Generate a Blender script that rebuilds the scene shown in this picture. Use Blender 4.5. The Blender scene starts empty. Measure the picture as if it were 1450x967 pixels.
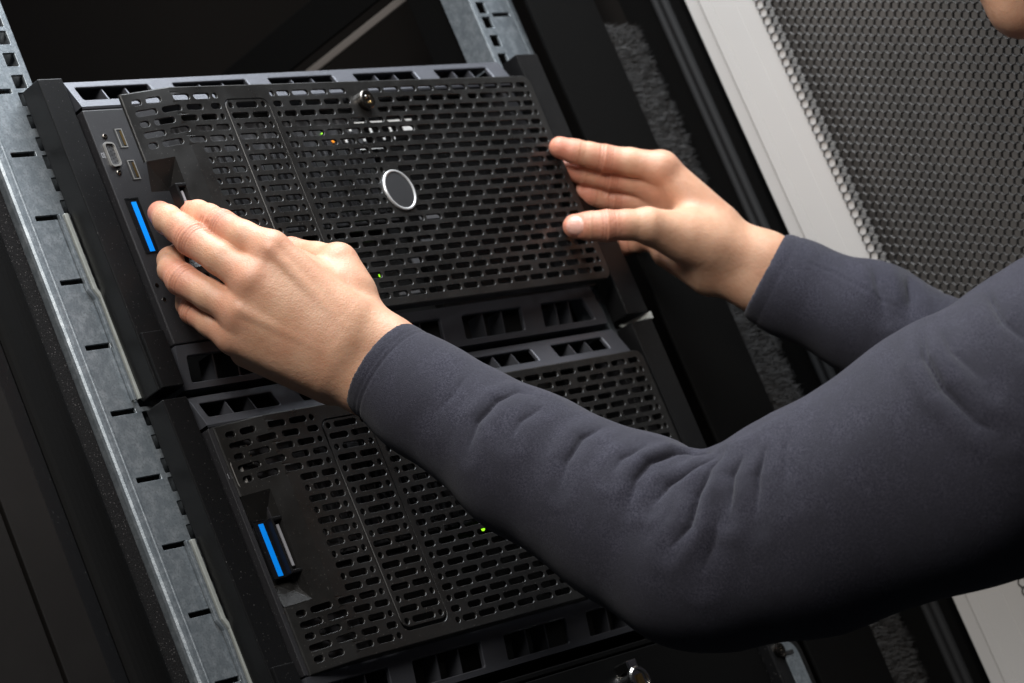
import bpy, bmesh, math, random
import numpy as np
from mathutils import Matrix, Vector

# ------------------------------------------------------------------ camera, world, lamps, exposure
S = 0.001                      # everything below is laid out in millimetres
Z0 = 1750.0                    # height of the upper server's top edge above the floor
CAM = np.array([-1362.218, -1254.319, -626.912])
RC = np.array([[0.658179, -0.649932, -0.379985],      # right
               [-0.106261, 0.419473, -0.901527],      # down
               [0.745325, 0.633744, 0.207026]])       # forward
FPX = 3947.6
scene = bpy.context.scene
col = scene.collection
cam_d = bpy.data.cameras.new('camera'); cam = bpy.data.objects.new('camera', cam_d); col.objects.link(cam)
cam.matrix_world = Matrix(((RC[0][0], -RC[1][0], -RC[2][0], CAM[0]*S),
                           (RC[0][1], -RC[1][1], -RC[2][1], CAM[1]*S),
                           (RC[0][2], -RC[1][2], -RC[2][2], (CAM[2]+Z0)*S),
                           (0, 0, 0, 1)))
cam_d.sensor_width = 36; cam_d.lens = FPX/1450*36
cam_d.clip_start = 0.05; cam_d.clip_end = 50
cam_d.dof.use_dof = True; cam_d.dof.focus_distance = 1.735; cam_d.dof.aperture_fstop = 11
scene.camera = cam
w = bpy.data.worlds.new('World'); scene.world = w; w.use_nodes = True
w.node_tree.nodes['Background'].inputs[0].default_value = (0.75, 0.85, 1.0, 1)
w.node_tree.nodes['Background'].inputs[1].default_value = 0.02
def area(name, loc, target, sx, sy, power, colr):
    d = bpy.data.lights.new(name, 'AREA'); d.shape = 'RECTANGLE'; d.size = sx; d.size_y = sy
    d.energy = power; d.color = colr
    o = bpy.data.objects.new(name, d); col.objects.link(o)
    o.location = Vector((loc[0]*S, loc[1]*S, (loc[2]+Z0)*S))
    t = Vector((target[0]*S, target[1]*S, (target[2]+Z0)*S))
    o.rotation_euler = (t-o.location).to_track_quat('-Z', 'Y').to_euler()
    return o
area('ceiling_softbox', (60, -470, 830), (0, -90, -150), 1.0, 0.7, 35, (0.90, 0.95, 1.0))
area('left_softbox', (-1200, -1020, 620), (60, -80, -190), 0.5, 0.6, 27, (1.0, 0.965, 0.92))
scene.view_settings.view_transform = 'Standard'; scene.view_settings.look = 'None'
scene.view_settings.exposure = 0.0; scene.view_settings.gamma = 1.0
scene.render.engine = 'CYCLES'

def px(x, y, depth):           # photo pixel + distance along the lens axis -> millimetres
    return CAM + depth*(RC[0]*(x-725)/FPX + RC[1]*(y-483.5)/FPX + RC[2])

# ------------------------------------------------------------------ materials
def mat(name, base, rough=0.5, metal=0.0, bump=None, specks=None, mottle=None, coat=0, sheen=0, emit=None, spec=0.5, rvar=None):
    m = bpy.data.materials.new(name); m.use_nodes = True
    nt = m.node_tree; b = nt.nodes['Principled BSDF']
    b.inputs['Roughness'].default_value = rough; b.inputs['Metallic'].default_value = metal
    b.inputs['Specular IOR Level'].default_value = spec
    b.inputs['Coat Weight'].default_value = coat; b.inputs['Sheen Weight'].default_value = sheen
    tc = nt.nodes.new('ShaderNodeTexCoord')
    colr = None
    def rgb(c):
        n = nt.nodes.new('ShaderNodeRGB'); n.outputs[0].default_value = (*c, 1); return n.outputs[0]
    colr = rgb(base)
    def noise(sc, det=3, rgh=0.6):
        n = nt.nodes.new('ShaderNodeTexNoise'); n.inputs['Scale'].default_value = sc
        n.inputs['Detail'].default_value = det; n.inputs['Roughness'].default_value = rgh
        nt.links.new(tc.outputs['Object'], n.inputs['Vector']); return n.outputs['Fac']
    def ramp(src, a, bb):
        r = nt.nodes.new('ShaderNodeMapRange'); r.inputs[1].default_value = a; r.inputs[2].default_value = bb
        nt.links.new(src, r.inputs[0]); return r.outputs[0]
    def mix(fac, c1, c2):
        x = nt.nodes.new('ShaderNodeMix'); x.data_type = 'RGBA'
        nt.links.new(fac, x.inputs[0]); nt.links.new(c1, x.inputs[6]); nt.links.new(c2, x.inputs[7]); return x.outputs[2]
    if mottle:                 # list of (scale, lo, hi, colour)
        for sc, lo, hi, c in mottle: colr = mix(ramp(noise(sc), lo, hi), colr, rgb(c))
    if specks:                 # (scale, threshold, colour)
        sc, th, c = specks
        v = nt.nodes.new('ShaderNodeTexVoronoi'); v.inputs['Scale'].default_value = sc
        nt.links.new(tc.outputs['Object'], v.inputs['Vector'])
        d = ramp(v.outputs['Distance'], th, th*0.6)
        sep = nt.nodes.new('ShaderNodeSeparateColor'); nt.links.new(v.outputs['Color'], sep.inputs[0])
        g = ramp(sep.outputs[0], 0.8, 0.98)
        mm = nt.nodes.new('ShaderNodeMath'); mm.operation = 'MULTIPLY'
        nt.links.new(d, mm.inputs[0]); nt.links.new(g, mm.inputs[1])
        colr = mix(mm.outputs[0], colr, rgb(c))
    nt.links.new(colr, b.inputs['Base Color'])
    if rvar:                   # (scale, low, high): handled patches and smudges
        r = nt.nodes.new('ShaderNodeMapRange'); r.inputs[1].default_value = 0.35; r.inputs[2].default_value = 0.65
        r.inputs[3].default_value = rvar[1]; r.inputs[4].default_value = rvar[2]
        nt.links.new(noise(rvar[0], 5), r.inputs[0]); nt.links.new(r.outputs[0], b.inputs['Roughness'])
    if bump:                   # (scale, strength)
        bp = nt.nodes.new('ShaderNodeBump'); bp.inputs['Strength'].default_value = bump[1]
        bp.inputs['Distance'].default_value = 0.0004
        nt.links.new(noise(bump[0], 4), bp.inputs['Height']); nt.links.new(bp.outputs[0], b.inputs['Normal'])
    if emit:
        b.inputs['Emission Color'].default_value = (*emit[0], 1); b.inputs['Emission Strength'].default_value = emit[1]
    return m
M = {}
M['bezel'] = mat('bezel_black_plastic', (0.0105, 0.0100, 0.0095), 0.33, bump=(2500, 0.25), specks=(760, 0.26, (0.10, 0.094, 0.088)), mottle=[(60, 0.5, 0.75, (0.0135, 0.0128, 0.012))], rvar=(22, 0.27, 0.46))
M['plastic'] = mat('black_moulded_plastic', (0.0062, 0.0062, 0.0066), 0.36, bump=(3000, 0.3), specks=(620, 0.22, (0.10, 0.097, 0.093)), spec=0.22)
M['panel'] = mat('charcoal_metal_panel', (0.019, 0.0185, 0.0205), 0.45, bump=(4000, 0.3), specks=(700, 0.22, (0.12, 0.12, 0.12)))
M['trim'] = mat('slate_grey_metallic_plastic', (0.092, 0.095, 0.109), 0.40, 0.5, bump=(5000, 0.2))
M['zinc'] = mat('galvanised_steel', (0.20, 0.226, 0.246), 0.45, 0.6, bump=(900, 0.35), mottle=[(34, 0.35, 0.72, (0.165, 0.187, 0.205)), (150, 0.42, 0.66, (0.28, 0.305, 0.325)), (650, 0.48, 0.75, (0.13, 0.147, 0.163))])
M['steel'] = mat('bright_bracket_steel', (0.50, 0.52, 0.49), 0.35, 0.45, mottle=[(150, 0.4, 0.7, (0.40, 0.42, 0.39))])
M['rackblack'] = mat('rack_black_powder_coat', (0.0028, 0.0027, 0.0026), 0.6, bump=(1500, 0.3), spec=0.06)
M['rackbrown'] = mat('rack_dark_brown_paint', (0.006, 0.0052, 0.0047), 0.45, bump=(1500, 0.2), mottle=[(20, .4, .7, (0.0075, 0.0066, 0.006))], spec=0.2)
M['foam'] = mat('coarse_black_foam', (0.008, 0.0076, 0.0076), 0.9, bump=(700, 1.0), specks=(1100, 0.42, (0.09, 0.083, 0.08)), spec=0.1)
M['cavity'] = mat('matte_black_interior', (0.006, 0.006, 0.006), 0.7)
M['inner'] = mat('dark_grey_carrier_plastic', (0.03, 0.03, 0.032), 0.4, bump=(600, 0.3), mottle=[(180, .45, .6, (0.06, 0.06, 0.064))])
M['white'] = mat('pale_grey_painted_steel', (0.49, 0.472, 0.455), 0.42, bump=(300, 0.06), mottle=[(8, .35, .7, (0.465, 0.448, 0.432))])
M['mesh'] = mat('dark_grey_mesh_steel', (0.080, 0.076, 0.073), 0.38, 0.4, bump=(800, 0.2), mottle=[(30, .4, .7, (0.075, 0.07, 0.066))])
M['rubber'] = mat('black_rubber', (0.012, 0.012, 0.0125), 0.7, spec=0.2)
M['chrome'] = mat('chrome', (0.62, 0.60, 0.57), 0.16, 1.0)
M['darkchrome'] = mat('dark_bronze_chrome', (0.16, 0.145, 0.13), 0.25, 1.0, bump=(800, 0.2))
M['badge'] = mat('badge_black_enamel', (0.035, 0.035, 0.037), 0.35)
M['blue'] = mat('glowing_blue_plastic', (0.0, 0.27, 0.95), 0.4, emit=((0.0, 0.25, 1.0), 0.18))  # weak glow added to brighten the tag, which is no lamp
M['silver'] = mat('satin_silver_ring', (0.62, 0.62, 0.62), 0.32, 0.45)
M['connector'] = mat('dull_connector_steel', (0.50, 0.49, 0.47), 0.3, 0.7)
M['gold'] = mat('gold_contacts', (0.55, 0.36, 0.14), 0.3, 1.0)
M['greyplastic'] = mat('pale_grey_plastic', (0.26, 0.26, 0.275), 0.4)
M['label'] = mat('white_paper_label', (0.75, 0.74, 0.72), 0.6)
M['ledg'] = mat('lit_green_led', (0.1, 0.4, 0.0), 0.4, emit=((0.35, 1.0, 0.02), 1.6))
M['ledo'] = mat('lit_orange_led', (0.4, 0.15, 0.0), 0.4, emit=((1.0, 0.32, 0.03), 1.2))
M['brush'] = mat('brown_grey_bristle', (0.005, 0.0038, 0.003), 0.5, mottle=[(450, .52, .68, (0.024, 0.018, 0.0138))], spec=0.25)
M['brushdark'] = mat('dark_pile_backing', (0.012, 0.0105, 0.0095), 0.8, bump=(500, 1.0))
M['backwall'] = mat('warm_grey_cabinet_paint', (0.115, 0.099, 0.087), 0.6, bump=(300, .2), mottle=[(9, .35, .7, (0.085, 0.075, 0.067))])

# ------------------------------------------------------------------ mesh helpers
def link(name, me, m, parent=None):
    o = bpy.data.objects.new(name, me); col.objects.link(o)
    if m is not None and not me.materials: me.materials.append(m)
    if parent is not None: o.parent = parent
    return o
def empty(name, loc=(0, 0, 0)):
    o = bpy.data.objects.new(name, None); col.objects.link(o); o.empty_display_size = 0.02
    o.location = (loc[0]*S, loc[1]*S, loc[2]*S); return o
def tag(o, label=None, cat=None, group=None, kind=None):
    if label: o['label'] = label
    if cat: o['category'] = cat
    if group: o['group'] = group
    if kind: o['kind'] = kind
    return o
class MB:
    def __init__(s): s.v = []; s.f = []
    def add(s, vs, fs):
        n = len(s.v); s.v += [tuple(p) for p in vs]; s.f += [[i+n for i in f] for f in fs]; return s
    def poly(s, vs): return s.add(vs, [list(range(len(vs)))])
    def box(s, x0, x1, y0, y1, z0, z1):
        return s.add([(x0,y0,z0),(x1,y0,z0),(x1,y1,z0),(x0,y1,z0),(x0,y0,z1),(x1,y0,z1),(x1,y1,z1),(x0,y1,z1)],
                     [[0,3,2,1],[4,5,6,7],[0,1,5,4],[1,2,6,5],[2,3,7,6],[3,0,4,7]])
    def strip(s, a, b, closed=True):     # quads between two equal rings
        n = len(a); k = len(s.v); s.v += [tuple(p) for p in a]+[tuple(p) for p in b]
        for i in range(n if closed else n-1):
            j = (i+1) % n; s.f.append([k+i, k+j, k+n+j, k+n+i])
        return s
    def prism(s, prof, z0, z1, cap=True): # closed (x, y) profile drawn out along z
        a = [(x, y, z0) for x, y in prof]; b = [(x, y, z1) for x, y in prof]
        s.strip(a, b)
        if cap: s.poly(a[::-1]); s.poly(b)
        return s
    def lathe(s, prof, c, axis='y', n=28):  # prof: (radius, offset along -y)
        rings = []
        for r, h in prof:
            rings.append([(c[0]+r*math.cos(t), c[1]-h, c[2]+r*math.sin(t)) for t in [2*math.pi*i/n for i in range(n)]])
        for a, b in zip(rings, rings[1:]): s.strip(a, b)
        s.poly(rings[0]); s.poly(rings[-1])
        return s
    def build(s, name, m, parent=None, bevel=0, smooth=False, seg=2, weld=True):
        me = bpy.data.meshes.new(name)
        me.from_pydata([(x*S, y*S, z*S) for x, y, z in s.v], [], s.f)
        bm = bmesh.new(); bm.from_mesh(me)
        if weld: bmesh.ops.remove_doubles(bm, verts=bm.verts, dist=1e-6)
        bmesh.ops.recalc_face_normals(bm, faces=bm.faces)
        bm.to_mesh(me); bm.free()
        o = link(name, me, m, parent)
        if bevel:
            b = o.modifiers.new('bevel', 'BEVEL'); b.width = bevel*S; b.segments = seg; b.limit_method = 'ANGLE'; b.angle_limit = 0.6
            b.harden_normals = False
        if smooth:
            me.polygons.foreach_set('use_smooth', [True]*len(me.polygons))
        return o
def copy_tree(o, parent=None):
    c = o.copy(); col.objects.link(c); c.parent = parent
    for ch in list(o.children): copy_tree(ch, c)
    return c

# perforated sheet: tiles with a rounded slot, bent by a depth function y(x)
def stadium(u0, u1, z, h, n=6):
    """outline split at its middle: left half and right half, each from top to bottom"""
    r = min(h/2, (u1-u0)/2); c = (u0+u1)/2
    left = [(u0+r-r*math.sin(math.pi*i/n), z+h/2*math.cos(math.pi*i/n)) for i in range(n+1)]
    right = [(u1-r+r*math.sin(math.pi*i/n), z+h/2*math.cos(math.pi*i/n)) for i in range(n+1)]
    return left, right
class Sheet:
    def __init__(s, yf, th=2.6, ch=0.35):
        s.mb = MB(); s.yf = yf; s.th = th; s.ch = ch
    def P(s, u, z, d=0): return (u, s.yf(u, z)+d, z)
    def plain(s, u0, u1, z0, z1, cuts=()):
        us = [u0]+[c for c in cuts if u0 < c < u1]+[u1]
        for a, b in zip(us, us[1:]):
            s.mb.poly([s.P(a, z0), s.P(b, z0), s.P(b, z1), s.P(a, z1)])
    def hole(s, outer_l, outer_r, hl, hr, walls=True, n=None):
        """outer_l/outer_r and hl/hr run from top to bottom and share their end points' u"""
        if walls:
            ring = hl + hr[::-1]
            cu = sum(p[0] for p in ring)/len(ring); cz = sum(p[1] for p in ring)/len(ring)
            umin = min(p[0] for p in ring); umax = max(p[0] for p in ring); zmin = min(p[1] for p in ring); zmax = max(p[1] for p in ring)
            fx = 1+2*s.ch/(umax-umin); fz = 1+2*s.ch/(zmax-zmin)
            big = lambda p: (cu+(p[0]-cu)*fx, cz+(p[1]-cz)*fz)
            L = [big(p) for p in hl]; Rr = [big(p) for p in hr]
        else: L, Rr = hl, hr
        s.mb.poly([s.P(*p) for p in outer_l]+[s.P(*p) for p in L[::-1]])
        s.mb.poly([s.P(*p) for p in outer_r[::-1]]+[s.P(*p) for p in Rr])
        if walls:
            A = [s.P(*p) for p in (L+Rr[::-1])]
            B = [s.P(p[0], p[1], s.ch) for p in ring]
            Cc = [s.P(p[0], p[1], s.th) for p in ring]
            s.mb.strip(A, B); s.mb.strip(B, Cc)
    def row(s, ua, ub, zc, pitch, slots, h, cuts=(), corner=None):
        """slots: list of (u0,u1); fills ua..ub"""
        z0, z1 = zc-pitch/2, zc+pitch/2
        if not slots: s.plain(ua, ub, z0, z1, cuts); return
        edges = [ua]+[(a[1]+b[0])/2 for a, b in zip(slots, slots[1:])]+[ub]
        for i, (u0, u1) in enumerate(slots):
            e0, e1 = edges[i], edges[i+1]
            if u0-e0 > 4: s.plain(e0, u0-2, z0, z1, cuts); e0 = u0-2
            if e1-u1 > 4: s.plain(u1+2, e1, z0, z1, cuts); e1 = u1+2
            l, r = stadium(u0, u1, zc, h)
            c = (u0+u1)/2
            for k in cuts:
                if u0+h/2 < k < u1-h/2: c = k
            l = [(c, zc+h/2)]+l+[(c, zc-h/2)]; r = [(c, zc+h/2)]+r+[(c, zc-h/2)]
            ol = [(c, z1), (e0, z1), (e0, z0), (c, z0)]; orr = [(c, z1), (e1, z1), (e1, z0), (c, z0)]
            if corner: ol, orr = corner(ol, orr, i == 0, i == len(slots)-1)
            s.hole(ol, orr, l, r)
def rrect(u0, u1, z0, z1, r, n=6):
    """rounded rectangle as left and right halves, top to bottom, split at the middle"""
    c = (u0+u1)/2
    L = [(c, z1)]+[(u0+r-r*math.sin(t), z1-r+r*math.cos(t)) for t in [math.pi/2*i/n for i in range(n+1)]]
    L += [(u0+r-r*math.cos(t), z0+r-r*math.sin(t)) for t in [math.pi/2*i/n for i in range(n+1)]]+[(c, z0)]
    Rr = [(u0+u1-a, b) for a, b in L]
    return L, Rr

# ------------------------------------------------------------------ rack cabinet
rack = empty('server_rack', (0, 0, 0))
tag(rack, 'open black server rack cabinet with galvanised mounting rails and brush strip', 'server rack')
rack.location = (0, 0, Z0*S)
ZB, ZT = -Z0, 640.0
def make_rail(sx):
    U = 44.45
    def flip(mb):
        if sx > 0: mb.v = [(-x, y, z) for x, y, z in mb.v]
        return mb
    sh = Sheet(lambda u, z: 0.0, 2.0, 0.25)
    k0, k1 = -4, 13
    for k in range(k0, k1):
        zt = -U*k; zb = zt-U
        zs = [zt-6.35, zt-22.22, zt-38.1]
        eds = [zt, (zs[0]+zs[1])/2, (zs[1]+zs[2])/2, zb]
        for i, z in enumerate(zs):
            L, Rr = rrect(-237.3, -227.7, z-4.8, z+4.8, 0.8, 3)
            c = -232.5
            sh.hole([(c, eds[i]), (-240, eds[i]), (-240, eds[i+1]), (c, eds[i+1])], [(c, eds[i]), (-223.5, eds[i]), (-223.5, eds[i+1]), (c, eds[i+1])], L, Rr)
        L, Rr = rrect(-261.2, -241.6, zt-1.7, zt+1.7, 0.7, 3); c = -251.4
        sh.hole([(c, zt+U/2), (-264, zt+U/2), (-264, zt-U/2), (c, zt-U/2)], [(c, zt+U/2), (-240, zt+U/2), (-240, zt-U/2), (c, zt-U/2)], L, Rr)
    for a, b in ((ZT, -U*k0), (-U*k1, ZB)): sh.plain(-240, -223.5, b, a)
    sh.plain(-264, -240, -U*k0+U/2, ZT); sh.plain(-264, -240, ZB, -U*(k1-1)-U/2)
    prof = [(-264, 0), (-264.8, -0.35), (-265.6, -0.35), (-266.2, 0.0), (-268.5, 0.0), (-270.5, 0.4), (-271.8, 1.6), (-272.4, 3.4), (-272.4, 9)]
    sh.mb.strip([(x, y, ZB) for x, y in prof], [(x, y, ZT) for x, y in prof], closed=False)
    prof = [(-223.5, 0), (-222.7, 0.3), (-222.3, 1.2), (-222.3, 26), (-224.3, 26), (-224.3, 2.5)]
    sh.mb.strip([(x, y, ZB) for x, y in prof], [(x, y, ZT) for x, y in prof], closed=False)
    r = flip(sh.mb).build('mounting_rail', M['zinc'], rack)
    return r
make_rail(-1); make_rail(1)
# tab slots cut along the left rail's inner edge read as dark notches beside the ears
# left side strips: foam seal, rounded duct cover, flat frame panels with grooves
MB().prism([(-290.5, 6), (-274.5, 6), (-274.5, 14), (-290.5, 14)], ZB, ZT).build('foam_seal', M['foam'], rack)
duct = [(-290.5, 14), (-290.8, 4)]
for i in range(13):
    t = math.pi*i/12; duct.append((-306.5+15.5*math.cos(t), 2-7.0*math.sin(t)))
duct += [(-322, 14)]
MB().prism(duct, ZB, ZT).build('duct_cover', M['rackblack'], rack, smooth=False, bevel=0.6)
MB().prism([(-340, -8), (-324, -2), (-322.2, 10), (-340, 10)], ZB, ZT).build('post_flange', M['plastic'], rack, bevel=0.8)
MB().prism([(-371.5, -10), (-340.3, -9), (-340.3, 10), (-371.5, 10)], ZB, ZT).build('frame_panel', M['rackbrown'], rack, bevel=0.8)
MB().prism([(-470, -12), (-374.5, -10), (-374.5, 10), (-470, 10)], ZB, ZT).build('frame_panel', M['rackbrown'], rack, bevel=0.8)
MB().box(-376, -370, -2, 8, ZB, ZT).build('panel_joint', M['cavity'], rack)
# right side: blanking panel, brush, side wall and gasket
MB().box(262, 342, -20, -17, ZB, ZT).build('blanking_panel', M['rackblack'], rack, bevel=0.6)
MB().box(338, 346, -16, -8, ZB, 25).build('brush_holder', M['rackblack'], rack)
rnd = random.Random(5)
MB().box(346, 384, -13, -9, ZB, 22).build('brush_backing', M['brushdark'], rack)
mb = MB()
for i in range(26000):                        # short dense pile, thinning towards the side wall
    u = rnd.random(); x0 = 342+44*u**1.5; z = 24-rnd.random()*690; y0 = -14+rnd.uniform(-2, 2)
    ln = rnd.uniform(3, 6); a_ = rnd.uniform(0, 6.28); r = 0.2
    tip = (x0+rnd.uniform(-1, 4), y0-ln, z+rnd.uniform(-3, 3))
    n = len(mb.v); mb.v += [(x0-r, y0, z-r), (x0+r, y0, z-r), (x0, y0, z+r), tip]
    mb.f += [[n, n+1, n+3], [n+1, n+2, n+3], [n+2, n, n+3]]
tag(mb.build('brush_bristles', M['brush'], rack, weld=False), kind='stuff')
MB().box(400, 404, -52, 0, ZB, ZT).build('side_frame', M['rackblack'], rack)
MB().box(400.5, 404, 0, 900, ZB, ZT).build('side_wall', mat('inner_side_brown_paint', (0.0065, 0.0055, 0.0048), 0.5, bump=(400, .2), spec=0.15), rack)
g = MB()
for y in (-33.5, -41.5):
    pr_ = [(399.5-4.5*math.sin(t), y-3.6*math.cos(t)) for t in [math.pi*i/8 for i in range(9)]]
    g.strip([(a, b, ZB) for a, b in pr_], [(a, b, ZT) for a, b in pr_], closed=False)
g.build('rubber_gasket', M['rubber'], rack)
# interior: post behind the right rail, depth bars, back and floor of the open bay
MB().prism([(226, 28), (238, 28), (238, 36), (231, 36), (231, 44), (240, 44), (240, 60), (226, 60)], ZB, ZT).build('inner_post', M['rackblack'], rack, bevel=0.6)
MB().box(236, 240, 62, 880, 96, 103).build('depth_bar', mat('lit_edge_bar_steel', (0.16, 0.14, 0.125), 0.4, 0.4), rack, bevel=1)  # paler colour stands in for the light on the bar's edge
MB().box(238, 241, 62, 880, 112, 150).build('depth_bar', M['rackblack'], rack, bevel=1)
MB().box(-270, 400, 900, 904, ZB, ZT).build('back_panel', mat('back_door_brown_paint', (0.05, 0.042, 0.037), 0.5), rack)
MB().box(-290, -286, 20, 900, ZB, ZT).build('side_wall', M['cavity'], rack)

# ------------------------------------------------------------------ open cabinet door with hexagonal mesh
door = empty('rack_door', (400, -56, Z0))
tag(door, 'open pale grey rack door with dark hexagonal mesh panel', 'door')
D = lambda mb: [(x-400, y+56, z) for x, y, z in mb.v]
def dbuild(mb, name, m, **k):
    mb.v = D(mb); return mb.build(name, m, door, **k)
prof = [(408, -56), (404, -56), (403, -57), (402.5, -68), (406.0, -68.6), (406.0, -70.2), (401.5, -70.5), (399, -71.5), (399, -79.9), (399.6, -80.15), (399.6, -80.35), (399, -80.6), (399, -101.2), (399.4, -101.4), (399.4, -101.6), (399, -101.8), (399, -124.2), (400, -125), (408, -125)]
dbuild(MB().prism(prof, ZB+40, ZT), 'frame_stile', M['white'])
hexm = MB(); F = 7.25; Rr_ = F/math.sqrt(3); web = 1.1
cy0 = -122.0
for i in range(72):
    yc = cy0-i*Rr_*1.5
    for j in range(137):
        zc = 170-j*F-(F/2 if i % 2 else 0)
        out = [(397.5, yc+Rr_*math.cos(math.pi/3*k), zc+Rr_*math.sin(math.pi/3*k)) for k in range(6)]
        q = (F-web)/F
        inn = [(398.3, yc+q*Rr_*math.cos(math.pi/3*k), zc+q*Rr_*math.sin(math.pi/3*k)) for k in range(6)]
        bk = [(a[0]+2.2, a[1], a[2]) for a in inn]
        n = len(hexm.v); hexm.v += out+inn+bk
        for k in range(6):
            l = (k+1) % 6; hexm.f.append([n+k, n+l, n+6+l, n+6+k]); hexm.f.append([n+6+k, n+6+l, n+12+l, n+12+k])
tag(dbuild(hexm, 'mesh_panel', M['mesh'], weld=False), kind='stuff')
# neighbouring cabinet seen through the mesh
nb = empty('neighbour_cabinet', (700, -50, Z0))
tag(nb, 'dim warm grey cabinet front seen through the door mesh', 'cabinet')
def nbuild(mb, name, m, **k):
    mb.v = [(x-700, y+50, z) for x, y, z in mb.v]; return mb.build(name, m, nb, **k)
nbuild(MB().box(412, 560, -30, -20, ZB, ZT), 'side_post', M['rackblack'])
nbuild(MB().box(560, 1500, -45, -30, ZB, ZT), 'front_door', M['backwall'])
# ------------------------------------------------------------------ rack server (built once, copied for the lower one)
server = empty('rack_server', (0, 0, Z0))
def sb(mb, name, m, par=None, **k): return mb.build(name, m, par or server, **k)
SL_A, SL_B = -12.0, -20.0
top_y = lambda u, z: -12.0+(z+2.0)/(-21.5)*(-8.0)
bot_y = lambda u, z: -20.0+(z+191.5)/(-27.5)*(7.0)
def vent(yf, zt, zb, wz1, wz0, wins, x0, x1, slant=False):
    sh = Sheet(yf, 3.0, 0.6)
    ed = [x0]+[(a[1]+b[0])/2 for a, b in zip(wins, wins[1:])]+[x1]
    for i, (a, b) in enumerate(wins):
        L, Rr = rrect(a, b, wz0, wz1, 1.6, 3); c = (a+b)/2
        e0, e1 = ed[i], ed[i+1]
        if slant and i == len(wins)-1:
            f = lambda p: (p[0]+(10*(wz1-p[1])/(wz1-wz0) if p[0] > c+5 else 0), p[1])
            Rr = [f(p) for p in Rr]
            orr = [(c, zt), (e1-12, zt), (e1, zb), (c, zb)]
        else: orr = [(c, zt), (e1, zt), (e1, zb), (c, zb)]
        sh.hole([(c, zt), (e0, zt), (e0, zb), (c, zb)], orr, L, Rr)
    return sh
WT = [(-203, -141), (-120, -54), (-33, 29), (50, 112), (134, 191)]
sh = vent(top_y, -2, -23.5, -7.0, -17.6, WT, -209, 209)
for x in (-209, 209):
    sh.mb.poly([(x, -12, -2), (x, -20, -23.5), (x, 20, -23.5), (x, 20, -2)])
sh.mb.poly([(-209, -12, -2), (209, -12, -2), (209, -10.5, -1.2), (-209, -10.5, -1.2)])
sh.mb.poly([(-209, -10.5, -1.2), (209, -10.5, -1.2), (209, 60, -1.2), (-209, 60, -1.2)])
sh.mb.poly([(-209, -20, -23.5), (209, -20, -23.5), (209, -19.3, -25.2), (-209, -19.3, -25.2)])
sh.mb.poly([(-209, -19.3, -25.2), (209, -19.3, -25.2), (209, -8, -25.6), (-209, -8, -25.6)])
sb(sh.mb, 'top_vent_frame', M['trim'], bevel=0.7)
WB = [(-202, -140), (-118, -54), (-31, 31), (53, 115), (137, 183)]
sh = vent(bot_y, -191.5, -219, -198.6, -214.8, WB, -210, 206, True)
sh.mb.poly([(-210, -20, -191.5), (-210, -13, -219), (-210, 20, -219), (-210, 20, -191.5)])
sh.mb.poly([(-210, -13, -219), (206, -13, -219), (206, 40, -219.3), (-210, 40, -219.3)])
sh.mb.poly([(-210, -20, -191.5), (194, -20, -191.5), (194, -8, -190.8), (-210, -8, -190.8)])
sb(sh.mb, 'bottom_vent_frame', M['trim'], bevel=0.7)
for (wins, yf, z1, z0) in ((WT, top_y, -6.5, -18.2), (WB, bot_y, -198, -215.4)):
    for a, b in wins:
        for t in (0.36, 0.68):
            x = a+(b-a)*t; m_ = MB()
            A = [(x, yf(x, z)+d, z) for z, d in ((z1, 2.2), (z0, 2.2), (z0, 16), (z1, 16))]
            m_.strip(A, [(p[0]+1.2, p[1], p[2]) for p in A]); m_.poly(A); m_.poly([(p[0]+1.2, p[1], p[2]) for p in A])
            sb(m_, 'vent_fin', M['trim'])
MB_ = MB().box(-208, 205, 20, 22, -24, -3); MB_.box(-208, 203, 20, 22, -218, -193); sb(MB_, 'vent_backing', M['cavity'])
# ears
ear = MB().prism([(-236, -20), (-216, -20), (-216, -2), (-236, -2)], -218.5, -2.5)
sb(ear, 'mounting_ear', M['plastic'], bevel=0.8)
step = MB().prism([(-234.5, -22.6), (-216.3, -22.6), (-216.3, -19.5), (-234.5, -19.5)], -218.0, -180.5)
sb(step, 'ear_latch_cover', M['plastic'], bevel=0.6)
ear = MB().prism([(217, -24.5), (241, -24.5), (241, -2), (217, -8)], -218.5, -2.5)
sb(ear, 'mounting_ear', M['plastic'], bevel=0.8)
# slide bracket along the left rail
for off, m_ in ((0, 'steel'), (4.4, 'zinc')):
    pl = [(-240.3, -88), (-240.0, -140.5), (-237.2, -147.5), (-237.2, -154.5), (-238.0, -216)]
    mbk = MB()
    for (xa, za), (xb, zb) in zip(pl, pl[1:]):
        xa -= off; xb -= off; wd = 2.6
        if off == 0 and za > -141 and zb < -139: wd = 3.2
        mbk.add([(xa, -0.6, za), (xa, -3.0, za), (xa+wd, -3.0, za), (xa+wd, -0.6, za), (xb, -0.6, zb), (xb, -3.0, zb), (xb+wd, -3.0, zb), (xb+wd, -0.6, zb)],
                [[0, 1, 5, 4], [1, 2, 6, 5], [2, 3, 7, 6]])
    mbk.poly([mbk.v[0], mbk.v[1], mbk.v[2], mbk.v[3]])
    sb(mbk, 'slide_bracket', M[m_], bevel=0.5)
tb = MB(); tp = [(222, -9, -221.2), (238, -21, -219.4), (243.5, -24.5, -219.0), (243.5, -24.5, -224.4), (237, -20.5, -223.0), (224, -10.5, -223.2)]
tb.poly(tp); tb.poly([(x, y+1.2, z) for x, y, z in tp]); tb.strip(tp, [(x, y+1.2, z) for x, y, z in tp])
sb(tb, 'rail_glint_plate', M['steel'])  # added plate standing in for the rail's highlight between the right ears
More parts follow.
